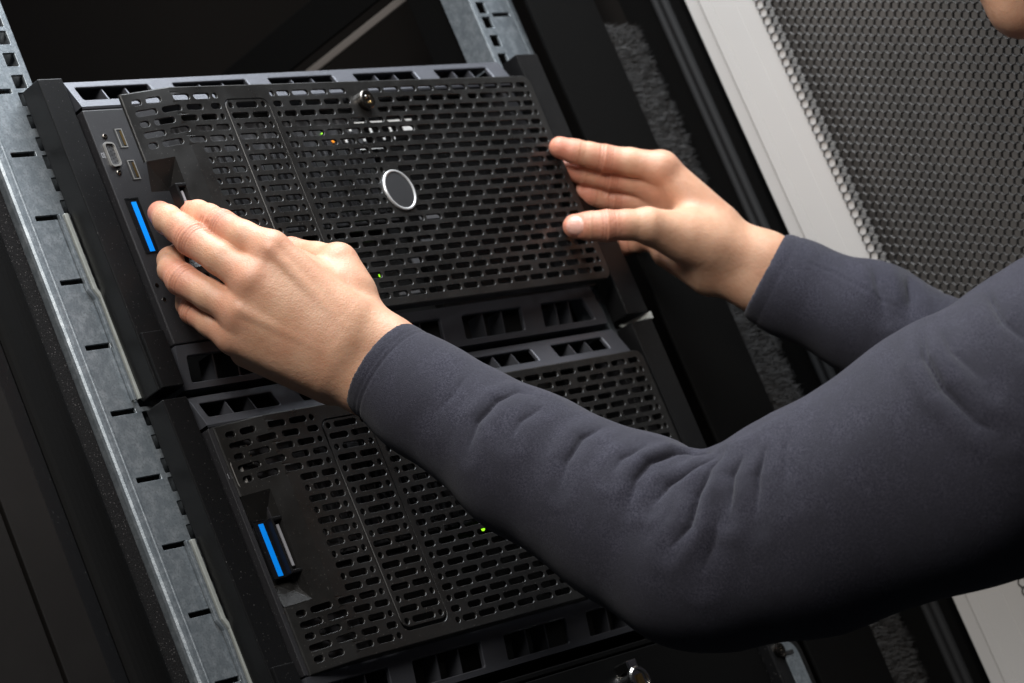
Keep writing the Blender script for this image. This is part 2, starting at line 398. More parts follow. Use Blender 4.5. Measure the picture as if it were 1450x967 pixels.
# chassis body, control panel
ch = MB().box(-208, 204, 14, 700, -218, -3)
sb(ch, 'chassis', M['cavity'])
pan = MB().prism([(-210, -20), (-150, -20), (-150, -17), (-207, -17), (-207, 10), (-210, 10)], -190.5, -26.0)
sb(pan, 'control_panel', M['panel'], bevel=0.8)
side = MB().box(195, 207, -16, 14, -190, -26); sb(side, 'right_cheek', M['panel'], bevel=0.6)
def tube_rect(mb, outer, inner, y0, y1):
    mb.strip([(x, y1, z) for x, z in outer], [(x, y0, z) for x, z in outer])
    mb.strip([(x, y0, z) for x, z in outer], [(x, y0, z) for x, z in inner])
    mb.strip([(x, y0, z) for x, z in inner], [(x, y1, z) for x, z in inner])
def usb(z0, z1):
    o = [(-190.2, z0), (-184.6, z0), (-184.6, z1), (-190.2, z1)]
    i_ = [(-189.6, z0-0.6), (-185.2, z0-0.6), (-185.2, z1+0.6), (-189.6, z1+0.6)]
    u = MB(); tube_rect(u, o, i_, -20.5, -19.0)
    us = sb(u, 'usb_port', M['connector'])
    sb(MB().box(-189.6, -185.2, -20.12, -20.05, z1+0.6, z0-0.6), 'port_cavity', M['cavity'], us)
    sb(MB().box(-187.0, -185.6, -20.45, -20.2, z1+1.6, z0-1.6), 'contact_tongue', M['gold'], us)
    sb(MB().box(-191.3, -190.4, -20.25, -20.0, z1-0.4, z0+0.4), 'port_edge_shadow', M['cavity'], us)  # black strip painted in as the shadow along the port's edge
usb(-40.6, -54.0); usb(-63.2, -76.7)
def dshape(sc):
    c = (-200.3, -58.5); pts = []
    L, Rr = rrect(-4.3*sc, 4.3*sc, -8.6*sc, 8.6*sc, 2.4*sc, 4)
    for x, z in L+Rr[::-1][1:-1]:
        pts.append((c[0]+x, c[1]+z*(1-0.05*x/4.3)))
    return pts
v = MB(); tube_rect(v, dshape(1.0), dshape(0.86), -21.6, -19.5)
vg = sb(v, 'vga_port', M['connector'])
sb(MB().poly([(x, -20.3, z) for x, z in dshape(0.87)]), 'port_face', M['greyplastic'] if False else M['inner'], vg)
for cx in (-2.2, 0, 2.2):
    for k in range(5):
        sb(MB().lathe([(0.55, 0), (0.55, 0.15)], (-200.3+cx, -20.35, -58.5+(k-2)*2.6+cx*0.3), n=8), 'pin_hole', M['cavity'], vg)
for z in (-45.4, -71.0):
    sc_ = sb(MB().lathe([(1.9, -0.3), (1.9, 0.5), (1.5, 0.9), (0.9, 0.9), (0.9, 0.1)], (-200.2, -20, z), n=14), 'hex_screw', M['darkchrome'])
ic = MB(); tube_rect(ic, [(-208.6, -56.6), (-206.9, -56.6), (-206.9, -60.0), (-208.6, -60.0)], [(-208.2, -57.0), (-207.3, -57.0), (-207.3, -59.6), (-208.2, -59.6)], -20.12, -20.0)
ic.box(-206.4, -206.0, -20.12, -20.0, -60.4, -56.2)
sb(ic, 'monitor_icon', M['greyplastic'])
rec = MB(); tube_rect(rec, [(-204.4, -89.3), (-193.2, -89.3), (-193.2, -128.2), (-204.4, -128.2)], [(-203.8, -90.2), (-194.0, -90.2), (-194.0, -127.4), (-203.8, -127.4)], -20.4, -19.5)
rec.poly([(-203.8, -20.15, -90.2), (-194.0, -20.15, -90.2), (-194.0, -20.15, -127.4), (-203.8, -20.15, -127.4)])
rc_ = sb(rec, 'tag_slot', M['plastic'])
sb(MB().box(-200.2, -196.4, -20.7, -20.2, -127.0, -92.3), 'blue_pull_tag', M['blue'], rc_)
sb(MB().lathe([(1.5, -.2), (1.5, .3), (.9, .3)], (-205.5, -20, -150.0), n=12), 'panel_screw', M['darkchrome'])
sb(MB().lathe([(1.5, -.2), (1.5, .3), (.9, .3)], (-204.0, -20, -160.0), n=12), 'panel_screw', M['chrome'])
# drive cage behind the bezel
sb(MB().box(-150, 195, 8, 10, -190, -26), 'backplane', M['cavity'])
for i in range(8):
    x = -146+i*24.5
    cr = MB().box(x, x+21.5, -5, 8, -118, -34); c_ = sb(cr, 'drive_carrier', M['inner'], bevel=1)
    sb(MB().box(x+3, x+8, -8, -5, -112, -48), 'carrier_handle', M['panel'], c_, bevel=0.6)
    sb(MB().box(x+12, x+19, -5.6, -5, -110, -60), 'carrier_vent', M['cavity'], c_)
for j in range(3):
    z = -126-j*21
    c_ = sb(MB().box(-146, -10, -5, 8, z-18, z), 'drive_carrier', M['plastic'], bevel=1)
sb(MB().box(60, 190, 0, 8, -186, -34), 'fan_bay', M['plastic'], bevel=1)
lower_server = copy_tree(server)
lower_server.location.z -= 222.25*S
tag(server, 'upper rack server with USB and VGA ports beside its loosened bezel', 'server', 'five unit rack servers stacked in the rack')
tag(lower_server, 'lower rack server with its bezel still fitted flat', 'server', 'five unit rack servers stacked in the rack')
for ch_ in lower_server.children:              # behind the lower bezel the panel is open at the finger recess
    if ch_.name.startswith('control_panel'):
        pm = MB()
        pm.box(-210, -206.6, -20, 10, -190.5, -26); pm.box(-187.5, -150, -20, -17, -190.5, -26)
        pm.box(-206.6, -187.5, -20, -17, -72.0, -26); pm.box(-206.6, -187.5, -20, -17, -190.5, -147.4); pm.box(-206.6, -187.5, -13, -12, -147.4, -72)
        tmp = pm.build('control_panel', M['panel']); ch_.data = tmp.data; bpy.data.objects.remove(tmp)
def led(srv, p, m):
    o = MB().lathe([(1.3, -0.5), (1.3, 0.4), (0.8, 0.9)], p, n=10).build('led', M[m], srv); return o
led(server, (5.5, -6.0, -48.2), 'ledg'); led(server, (13.0, -6.0, -53.7), 'ledo'); led(server, (5, -6, -157), 'ledg')
led(lower_server, (3.0, -6, -124.0), 'ledg')
for (x0, x1, z0, z1) in ((31, 62, -62.5, -59.5), (86, 97, -50, -45.0), (24, 26, -56, -45), (32, 34, -56, -45), (42, 44, -56, -45), (52, 54, -56, -45), (62, 64, -56, -45), (72, 74, -56, -45), (40, 98, -42.5, -41)):
    MB().box(x0, x1, -6.6, -6.0, z0, z1).build('drive_label', M['label'], server)
for (x0, x1, z0, z1) in ((45, 52, -150, -146), (20, 40, -172, -170), (70, 90, -118, -115), (62, 75, -135, -133)):
    MB().box(x0, x1, -2.6, -2.0, z0, z1).build('drive_label', M['greyplastic'], server)

# ------------------------------------------------------------------ perforated bezel
bez = empty('perforated_cover', (208, -28, Z0-108))
BO = (208, -28, -108)
def bb(mb, name, m, par=None, **k):
    mb.v = [(x-BO[0], y-BO[1], z-BO[2]) for x, y, z in mb.v]
    return mb.build(name, m, par or bez, **k)
XB = -171.0
def bez_y(u, z): return -30.0 if u >= XB else -30.0+(XB-u)*9.0/35.0
ROW = lambda r: -33.2-7.505*(r-1)
PIT, H = 7.505, 4.15
ZT1, ZB1 = ROW(1)+PIT/2, ROW(21)-PIT/2
sh = Sheet(bez_y, 1.8, 0.2)
hl = lambda c: (c-2.1, c+2.1)
def clip(slots, z, c, r):
    out = []
    dz = abs(z-c[1])
    if dz >= r+1.5: return slots
    hw = math.sqrt(max(0, r*r-dz*dz)) if dz < r else 0
    if hw == 0: return slots
    a, b = c[0]-hw, c[0]+hw
    for u0, u1 in slots:
        if u1 <= a or u0 >= b: out.append((u0, u1)); continue
        if u0 < a-3.6: out.append((u0, a))
        if u1 > b+3.6: out.append((b, u1))
    return out
BADGE, LOCK = (10.0, -109.3), (10.7, -42.0)
for r in range(1, 22):
    z = ROW(r); odd = r % 2 == 1
    mid = 6 <= r <= 16
    # left wing + left middle zone
    if odd: lm = ([hl(-158.4), (-153.2, -137.1), hl(-132.3)] if mid else [(-170.4, -155.4), (-151.8, -137.0), hl(-132.2)])
    else:
        lm = [(-160.8, -145.6), (-142.2, -129.5)]
        if r in (2, 20): lm = [(-161.8, -147.0), (-139.4, -130.2)]
    if not mid:
        if odd: wg = [(-200.4, -193.5), (-190.2, -179.3 if r in (1, 21) else -175.0)]
        else: wg = [(-200.6, -185.0), (-181.5, -166.4)]
        sh.row(-205.2, -128.2, z, PIT, wg+lm, H, cuts=(XB,))
    else:
        if r in (6, 16) or True:
            sh.row(-171.0, -128.2, z, PIT, lm, H)
    # main zone
    if odd: ms = [hl(-77.8), (-73.0, -60.5)]+[(-57.5+18.9*k, -41.6+18.9*k) for k in range(13)]+[(188.2, 199.8)]
    else:
        ms = [(-80.0, -70.7), (-66.7, -51.6)]+[(-48.4+18.9*k, -32.5+18.9*k) for k in range(13)]+[(197.0, 200.8)]
        if r in (2, 20):
            ms[0] = (-80.0, -71.6); ms[1] = (-64.0, -51.5); ms[11] = (ms[11][0]+5, ms[11][1])
    ms = clip(clip(ms, z, BADGE, 17.5), z, LOCK, 13.5)
    sh.row(-83.6, 202.5, z, PIT, ms, H)
# surround of the loose centre strip
L, Rr = rrect(-126.9, -84.7, -182.1, -36.0, 6.4, 6); c = (-126.9-84.7)/2
sh.hole([(c, ZT1), (-128.2, ZT1), (-128.2, ZB1), (c, ZB1)], [(c, ZT1), (-83.6, ZT1), (-83.6, ZB1), (c, ZB1)], L, Rr)
# wing strips above and below the finger recess, band beside it
zu, zl = ROW(5)-PIT/2, ROW(17)+PIT/2
NT, NB = -72.8, -146.6
sh.plain(-205.2, XB, NT, zu); sh.plain(-205.2, XB, zl, NB); sh.plain(-177.0, XB, NB, NT)
# borders and rounded edge all round
TOPZ, BOTZ, RX, LX = -26.6, -190.4, 206.5, -205.2
def arc(cx, cz, r, a0, a1, n=6): return [(cx+r*math.cos(a0+(a1-a0)*i/n), cz+r*math.sin(a0+(a1-a0)*i/n)) for i in range(n+1)]
tr = arc(RX-7, TOPZ-7, 7, math.pi/2, 0); br = arc(RX-7, BOTZ+7, 7, 0, -math.pi/2)
sh.mb.poly([sh.P(*p) for p in [(XB, ZT1), (202.5, ZT1), (RX, TOPZ-7)][:2]+[p for p in tr[::-1]]+[(XB, TOPZ)]])
sh.mb.poly([sh.P(*p) for p in [(202.5, ZB1), (XB, ZB1), (XB, BOTZ)]+br[::-1]])
sh.mb.poly([sh.P(*p) for p in [(202.5, ZT1), (202.5, ZB1), br[0], tr[-1]]])
sh.mb.poly([sh.P(*p) for p in [(LX, ZT1), (XB, ZT1), (XB, TOPZ), (LX, TOPZ)]])
sh.mb.poly([sh.P(*p) for p in [(LX, ZB1), (XB, ZB1), (XB, BOTZ), (LX, BOTZ)]])
per = [(LX, NT), (LX, TOPZ), (XB, TOPZ)]+tr+br+[(XB, BOTZ), (LX, BOTZ), (LX, NB)]
def off(p, d):                       # push outwards from the face
    x, z = p; cx, cz = 0, (TOPZ+BOTZ)/2
    if p in tr: k = (RX-7, TOPZ-7)
    elif p in br: k = (RX-7, BOTZ+7)
    else: k = None
    if k:
        a = math.atan2(z-k[1], x-k[0]); return (x+d*math.cos(a), z+d*math.sin(a))
    if x <= LX+0.01: x -= d
    if z >= TOPZ-0.01: z += d
    elif z <= BOTZ+0.01: z -= d
    return (x, z)
rings = []
for d, dy in ((0, 0), (0.5, 0.25), (0.9, 0.9), (1.0, 2.0), (1.0, 9.0)):
    ring = []
    for p in per:
        q = off(p, d); depth = min(dy, 2.5) if p[0] < -180 else dy
        ring.append((q[0], bez_y(p[0], 0)+depth, q[1]))
    rings.append(ring)
for a, b in zip(rings, rings[1:]): sh.mb.strip(a, b, closed=False)
bb(sh.mb, 'face_panel', M['bezel'])
# finger recess with latch
A_ = (-206.2, -21.2, NT); R1 = (-185.2, -26.35, NT); B_ = (-177.0, -28.45, NT)
D_ = (-206.2, -21.2, NB); R2 = (-186.2, -26.1, NB); C_ = (-177.0, -28.45, NB)
I1 = (-188.0, -14.5, -90.8); I2 = (-188.4, -14.5, -127.8); A2 = (-204.6, -14.5, -90.8); D2 = (-204.6, -14.5, -127.8)
rc = MB()
for f in ((A_, R1, I1, A2), (R1, B_, C_, R2), (R1, R2, I2, I1), (D2, I2, R2, D_)): rc.poly(f)
rec = bb(rc, 'finger_recess', M['bezel'])
la = MB(); tube_rect(la, [(-194.2, -90.6), (-183.6, -90.6), (-183.6, -128.4), (-194.2, -128.4)], [(-192.2, -93.4), (-185.4, -93.4), (-185.4, -125.8), (-192.2, -125.8)], -26.4, -19.5)
la.poly([(-192.2, -23.0, -93.4), (-185.4, -23.0, -93.4), (-185.4, -23.0, -125.8), (-192.2, -23.0, -125.8)])
lt = bb(la, 'latch', M['plastic'], bevel=0.7)
bb(MB().box(-189.8, -187.9, -24.6, -23.0, -123.4, -95.6), 'latch_slider', M['greyplastic'], lt, bevel=0.3)
# centre strip
st = Sheet(lambda u, z: -30.35, 1.8, 0.2)
def cnr(top):
    def fn(ol, orr, first, last):
        if first:
            c0 = ol[0][0]
            if top: ol = [ol[0]]+[(a, b) for a, b in arc(-125.9+5.4, ol[0][1]-5.4, 5.4, math.pi/2, math.pi)]+ol[2:]
            else: ol = ol[:2]+[(a, b) for a, b in arc(-125.9+5.4, ol[2][1]+5.4, 5.4, math.pi, 1.5*math.pi)]+[ol[3]]
        if last:
            if top: orr = [orr[0]]+[(a, b) for a, b in arc(-85.7-5.4, orr[0][1]-5.4, 5.4, math.pi/2, 0)]+orr[2:]
            else: orr = orr[:2]+[(a, b) for a, b in arc(-85.7-5.4, orr[2][1]+5.4, 5.4, 0, -math.pi/2)]+[orr[3]]
        return ol, orr
    return fn
for r in range(2, 21):
    z = ROW(r)
    sl = [hl(-121.4), (-116.2, -95.9), hl(-90.3)] if r % 2 == 0 else [(-123.7, -107.3), (-104.2, -88.1)]
    st.row(-125.9, -85.7, z, PIT, sl, H, corner=cnr(True) if r == 2 else (cnr(False) if r == 20 else None))
L, Rr = rrect(-125.9, -85.7, ROW(20)-PIT/2, ROW(2)+PIT/2, 5.4, 6)
ring = L[1:-1]+Rr[::-1][1:-1]
st.mb.strip([st.P(*p) for p in ring], [(p[0]-(0.4 if p[0] < -106 else -0.4), -29.9, p[1]) for p in ring])
st.mb.strip([(p[0]-(0.4 if p[0] < -106 else -0.4), -29.9, p[1]) for p in ring], [(p[0]-(0.4 if p[0] < -106 else -0.4), -27, p[1]) for p in ring])
bb(st.mb, 'centre_strip', M['bezel'])
# badge and lock
bg = bb(MB().lathe([(15.3, -0.5), (15.3, 0.9), (14.9, 1.4), (14.0, 1.5), (13.4, 1.1), (13.3, 0.6)], (BADGE[0], -30, BADGE[1]), n=48), 'badge_ring', M['silver'], smooth=False)
bb(MB().lathe([(13.3, 0.2), (13.2, 0.8), (8, 0.95), (0.5, 1.0)], (BADGE[0], -30, BADGE[1]), n=48), 'badge_disc', M['badge'], bg)
lk = bb(MB().lathe([(6.9, -0.5), (7.1, 3.0), (6.9, 4.2), (6.2, 4.8), (3.6, 4.8), (3.3, 3.6), (3.2, 3.0)], (LOCK[0], -30, LOCK[1]), n=32), 'lock', M['darkchrome'])
bb(MB().lathe([(1.2, 3.0), (1.2, 4.4), (0.7, 4.8)], (LOCK[0]-0.8, -30, LOCK[1]+1.9), n=12), 'lock_pin', M['chrome'], lk)
bb(MB().lathe([(0.9, 3.0), (0.9, 4.4), (0.5, 4.8)], (LOCK[0]+1.6, -30, LOCK[1]-2.2), n=12), 'lock_pin', M['gold'], lk)
lower_bezel = copy_tree(bez)
lower_bezel.location.z -= 222.25*S
q = Vector((0.0241, -0.0165, 0.0657))
bez.rotation_mode = 'QUATERNION'
bez.rotation_quaternion = Matrix.Rotation(q.length, 3, q.normalized()).to_quaternion()
bez.location += Vector((1.02, -2.74, 0.38))*S
tag(bez, 'black perforated bezel swung slightly open and held by both hands', 'bezel', 'perforated server bezels')
tag(lower_bezel, 'black perforated bezel clipped flat on the lower server', 'bezel', 'perforated server bezels')

# ------------------------------------------------------------------ unit below: black drawer front with key lock, right bracket
low = empty('drawer_unit', (0, 0, Z0-446))
tag(low, 'black drawer front with chrome key lock below the lower server', 'drawer')
def lb(mb, name, m, par=None, **k):
    mb.v = [(x, y, z+446) for x, y, z in mb.v]; return mb.build(name, m, par or low, **k)
lb(MB().box(-209, 209, -20, 300, -454, -450), 'top_lip', M['rackblack'], bevel=0.8)
lb(MB().box(-236, 205, -21, 300, -640, -455.2), 'front_panel', M['rackblack'], bevel=0.8)
kl = lb(MB().lathe([(9.5, 0), (9.5, 2), (8, 3), (8, 14), (10, 14.5), (10, 17), (8.8, 18), (7.4, 18), (7.2, 16.5), (4, 16.5)], (55, -21, -478), n=32), 'key_lock', M['chrome'])
lb(MB().box(53.2, 56.8, -39.4, -37, -482, -474), 'key_slot', M['gold'], kl)
lb(MB().box(50, 60, -37, -24, -470, -463), 'lock_tab', M['chrome'], kl, bevel=1)
brk = empty('side_bracket', (225, -22, Z0-480))
tag(brk, 'rounded black bracket with grey metal plate beside the drawer front', 'bracket')
def kb(mb, name, m, **k):
    mb.v = [(x-225, y+22, z+480) for x, y, z in mb.v]; return mb.build(name, m, brk, **k)
def rtop(x0, x1, ztop, zbot, r, n=8):
    pts = [(x0, zbot), (x0, ztop)]
    pts += [(x1-r+r*math.sin(t), ztop-r+r*math.cos(t)) for t in [math.pi/2*i/n for i in range(n+1)]]+[(x1, zbot)]
    return pts
def slab(pts, y0, y1):
    mb = MB(); a = [(x, y0, z) for x, z in pts]; b = [(x, y1, z) for x, z in pts]
    mb.strip(a, b); mb.poly(a); mb.poly(b[::-1]); return mb
kb(slab(rtop(212, 247, -474, -640, 18), -26, -4), 'bracket_body', M['plastic'], bevel=1.5)
kb(slab(rtop(224, 240, -480, -640, 13), -27.2, -25.8), 'metal_plate', M['zinc'], bevel=0.4)
kb(MB().box(222, 234, -27.8, -26.8, -491, -488.5), 'slot_mark', M['cavity'])
kb(MB().lathe([(5.5, 0), (5.5, 2.5), (4, 3.2), (2, 3.2), (1.8, 1.5)], (220, -26, -486), n=20), 'bracket_screw', M['darkchrome'])
# ------------------------------------------------------------------ person (implicit surfaces, meshed with surface nets)
def cc(x, y, d):                 # photo pixel + depth -> camera-axes millimetres (x right, y down, z away)
    return np.array([(x-725)*d/FPX, (y-483.5)*d/FPX, d])
def w2c(p): return RC @ (np.array(p, float)-CAM)
def c2w(P): return P @ RC + CAM
def rcone(P, a, b, ra, rb):
    ba = b-a; L2 = float(ba @ ba); t = ((P-a) @ ba)/L2; np.clip(t, 0, 1, out=t)
    dx = P-a-t[..., None]*ba
    return np.sqrt((dx*dx).sum(-1))-(ra+(rb-ra)*t)
def smin(a, b, k):
    h = np.clip(0.5+0.5*(b-a)/k, 0, 1); return b*(1-h)+a*h-k*h*(1-h)
def chain(P, pts, k=2.5):
    d = None
    for (a, ra), (b, rb) in zip(pts, pts[1:]):
        e = rcone(P, np.asarray(a, np.float32), np.asarray(b, np.float32), ra, rb)
        d = e if d is None else smin(d, e, k)
    return d
def nets(fn, lo, hi, h):
    lo = np.array(lo, float); n = np.ceil((np.array(hi)-lo)/h).astype(int)+1
    ax = [np.arange(n[i], dtype=np.float32)*h+lo[i] for i in range(3)]
    B = 10
    nb_ = -(-n//B); V = np.empty(tuple(nb_*B), np.float32)
    cen = [(np.arange(nb_[i])*B+(B-1)/2)*h+lo[i] for i in range(3)]
    g = np.stack(np.meshgrid(*cen, indexing='ij'), -1).reshape(-1, 3)
    dc = fn(g.astype(np.float32))
    V6 = V.reshape(nb_[0], B, nb_[1], B, nb_[2], B).transpose(0, 2, 4, 1, 3, 5).copy().reshape(-1, B**3)
    V6[:] = dc[:, None]
    act = np.flatnonzero(np.abs(dc) < B*h*0.87*1.15+3)
    k_ = (np.arange(B)-(B-1)/2)*h
    loc = np.stack(np.meshgrid(k_, k_, k_, indexing='ij'), -1).reshape(-1, 3)
    for i in range(0, len(act), 400):
        j = act[i:i+400]
        P = (g[j][:, None]+loc[None]).reshape(-1, 3).astype(np.float32)
        V6[j] = fn(P).reshape(len(j), -1)
    V = V6.reshape(nb_[0], nb_[1], nb_[2], B, B, B).transpose(0, 3, 1, 4, 2, 5).reshape(tuple(nb_*B))
    n = nb_*B
    ins = V < 0
    m = tuple(n-1)
    def sl(o): return tuple(slice(o[k], o[k]+m[k]) for k in range(3))
    corners = [(i, j, k) for i in (0, 1) for j in (0, 1) for k in (0, 1)]
    tot = np.zeros(m, np.int8)
    for a in corners: tot += ins[sl(a)]
    has = (tot > 0) & (tot < 8); cells = np.argwhere(has)
    CV = {a: V[tuple((cells+a).T)] for a in corners}
    acc = np.zeros((len(cells), 3)); cnt = np.zeros(len(cells))
    for a in corners:
        for axi in range(3):
            if a[axi]: continue
            b = list(a); b[axi] = 1
            va, vb = CV[a], CV[tuple(b)]
            c = (va < 0) != (vb < 0)
            t = np.where(c, va/np.where(c, va-vb, 1), 0)
            for q in range(3): acc[:, q] += np.where(c, a[q]+(t if q == axi else 0), 0)
            cnt += c
    idx = -np.ones(m, np.int64); idx[has] = np.arange(len(cells))
    verts = (acc/cnt[:, None]+cells)*h+lo
    quads = []
    for axi in range(3):
        o1, o2 = [k for k in range(3) if k != axi]
        A = ins[tuple(slice(0, m[k]) for k in range(3))]
        sb_ = [slice(0, m[k]) for k in range(3)]; sb_[axi] = slice(1, m[axi]+1)
        B = ins[tuple(sb_)]
        e = np.argwhere(A != B)
        e = e[(e[:, o1] > 0) & (e[:, o2] > 0)]
        d1 = np.zeros(3, int); d1[o1] = 1; d2 = np.zeros(3, int); d2[o2] = 1
        q = np.stack([idx[tuple((e-s).T)] for s in (0*d1, d1, d1+d2, d2)], 1)
        fl = A[tuple(e.T)]
        if axi == 1: fl = ~fl
        q[~fl] = q[~fl][:, ::-1]
        quads.append(q)
    return verts, np.concatenate(quads)
def vnormals(v, q):
    n = np.zeros_like(v); fn_ = np.cross(v[q[:, 2]]-v[q[:, 0]], v[q[:, 3]]-v[q[:, 1]])
    for k in range(4): np.add.at(n, q[:, k], fn_)
    return n/(np.linalg.norm(n, axis=1, keepdims=True)+1e-9)
def relax(v, q, it=2, f=0.4):
    e = np.concatenate([q[:, [0, 1]], q[:, [1, 2]], q[:, [2, 3]], q[:, [3, 0]]])
    deg = np.bincount(e.ravel(), minlength=len(v))[:, None]
    for _ in range(it):
        s = np.zeros_like(v); np.add.at(s, e[:, 0], v[e[:, 1]]); np.add.at(s, e[:, 1], v[e[:, 0]])
        v = v+(s/np.maximum(deg, 1)-v)*f
    return v
def segdist(P, poly):
    d = None
    for a, b in zip(poly, poly[1:]):
        ba = b-a; t = np.clip(((P-a) @ ba)/(ba @ ba), 0, 1); e = np.linalg.norm(P-a-t[:, None]*ba, axis=1)
        d = e if d is None else np.minimum(d, e)
    return d
PZ = (180, 250, 2.7636)
def h1(zx, zy, d): return cc(PZ[0]+zx/PZ[2], PZ[1]+zy/PZ[2], d)
def h2(zx, zy, d): return cc(740+zx/3.2225, 160+zy/3.2225, d)

# --- left hand: back of the hand to the lens, fingers hooked round the bezel's edge
LF = {'index': [(h1(552, 282, 1698), 11.2), (h1(455, 235, 1704), 9.6), (h1(368, 192, 1714), 9.9), (h1(318, 162, 1724), 8.6), (h1(276, 146, 1734), 8.4), (h1(236, 136, 1748), 6.9)],
      'middle': [(h1(480, 400, 1694), 11.6), (h1(360, 318, 1700), 10.0), (h1(252, 243, 1711), 10.4), (h1(200, 198, 1719), 9.2), (h1(158, 168, 1729), 9.0), (h1(128, 143, 1744), 7.8)],
      'ring': [(h1(432, 522, 1698), 11.2), (h1(318, 462, 1703), 9.6), (h1(213, 402, 1711), 9.9), (h1(176, 364, 1722), 8.7), (h1(172, 328, 1734), 8.4), (h1(205, 300, 1750), 7.2)],
      'pinky': [(h1(404, 620, 1707), 10.2), (h1(325, 572, 1712), 8.4), (h1(258, 525, 1720), 8.4), (h1(238, 500, 1731), 7.3), (h1(236, 478, 1740), 7.0), (h1(252, 455, 1752), 6.2)],
      'thumb': [(h1(880, 450, 1722), 14), (h1(822, 335, 1731), 11.2), (h1(740, 318, 1748), 9.8), (h1(640, 300, 1762), 10), (h1(540, 300, 1768), 8)]}
WL = [h1(985, 745, 1701), np.array([.558, -.83, 0.0])]
def left_hand(P):
    P = np.asarray(P, np.float32)
    fing = None
    for k, pts in LF.items():
        d = chain(P, pts, 3.0); fing = d if fing is None else smin(fing, d, 1.0)
    palm = None
    def pa(a, b, ra, rb, k=9):
        nonlocal palm
        d = rcone(P, np.asarray(a, np.float32), np.asarray(b, np.float32), ra, rb); palm = d if palm is None else smin(palm, d, k)
    pa(h1(570, 296, 1697), h1(850, 555, 1699), 11.8, 16, 14)
    pa(h1(500, 412, 1693), h1(835, 640, 1695), 12.2, 16.5, 14)
    pa(h1(455, 532, 1697), h1(810, 705, 1697), 11.8, 16, 14)
    pa(h1(430, 630, 1705), h1(780, 770, 1703), 10.8, 14.5, 14)
    pa(h1(470, 680, 1720), h1(800, 810, 1716), 11, 13.5)       # heel of the little finger side
    pa(h1(620, 330, 1716), h1(800, 430, 1716), 11, 13)         # web of the thumb
    pa(h1(950, 610, 1712), h1(828, 345, 1729), 16, 11.5)       # thumb metacarpal
    pa(h1(500, 420, 1716), h1(820, 640, 1720), 13, 15)         # palm body
    ofs = np.array([.558, -.83, 0])*70
    for s, r0, r1 in ((1, 18.5, 21), (-1, 18, 21)):
        a = h1(985+s*ofs[0], 745+s*ofs[1], 1703); b = h1(985+s*ofs[0]*1.1+330, 745+s*ofs[1]*1.1+230, 1692)
        pa(a, b, r0, r1, 12)
        pa(h1(835, 640+(-60 if s > 0 else 60), 1706), a, 15, r0, 14)
    d = smin(fing, palm, 6.5)
    for m_, (zx, zy, dd, r) in enumerate([(556, 280, 1693, 6.6), (484, 400, 1688.5, 7.0), (436, 520, 1693, 6.6), (410, 618, 1702, 6.0)]):
        d = smin(d, np.linalg.norm(P-np.asarray(h1(zx, zy, dd), np.float32), axis=-1)-r, 5)      # knuckles
    for (a, b) in (((560, 285), (850, 590)), ((490, 402), (830, 640)), ((445, 520), (800, 690))):
        d = smin(d, rcone(P, np.asarray(h1(*a, 1686.5), np.float32), np.asarray(h1(*b, 1682), np.float32), 2.6, 1.6), 3.6)   # tendons
    return d
# --- right hand: thumb on the bezel's face, fingers behind its right edge
RF = {'index': [(h2(612, 246, 2053), 11.8), (h2(490, 222, 2053), 10.0), (h2(372, 206, 2052), 9.9), (h2(305, 190, 2050), 9.0), (h2(240, 176, 2048), 8.8), (h2(170, 157, 2047), 8.1)],
      'middle': [(h2(602, 335, 2064), 12), (h2(500, 312, 2066), 9.8), (h2(402, 298, 2066), 9.7), (h2(330, 284, 2065), 8.7), (h2(275, 274, 2064), 8.5), (h2(205, 254, 2063), 7.2)],
      'ring': [(h2(592, 425, 2074), 11.5), (h2(500, 402, 2074), 9.5), (h2(420, 392, 2075), 9.4), (h2(360, 384, 2074), 8.5), (h2(315, 376, 2072), 8.3), (h2(262, 366, 2070), 7.2)],
      'pinky': [(h2(580, 560, 2082), 10.3), (h2(520, 585, 2088), 8.4), (h2(470, 597, 2093), 8.2), (h2(430, 598, 2095), 7.3), (h2(395, 596, 2096), 7.1), (h2(362, 590, 2096), 6.2)],
      'thumb': [(h2(800, 580, 2036), 16), (h2(570, 512, 2018), 13.0), (h2(470, 510, 2013), 10.8), (h2(385, 514, 2010), 11.3), (h2(310, 516, 2010), 10.4), (h2(240, 517, 2012), 9.0)]}
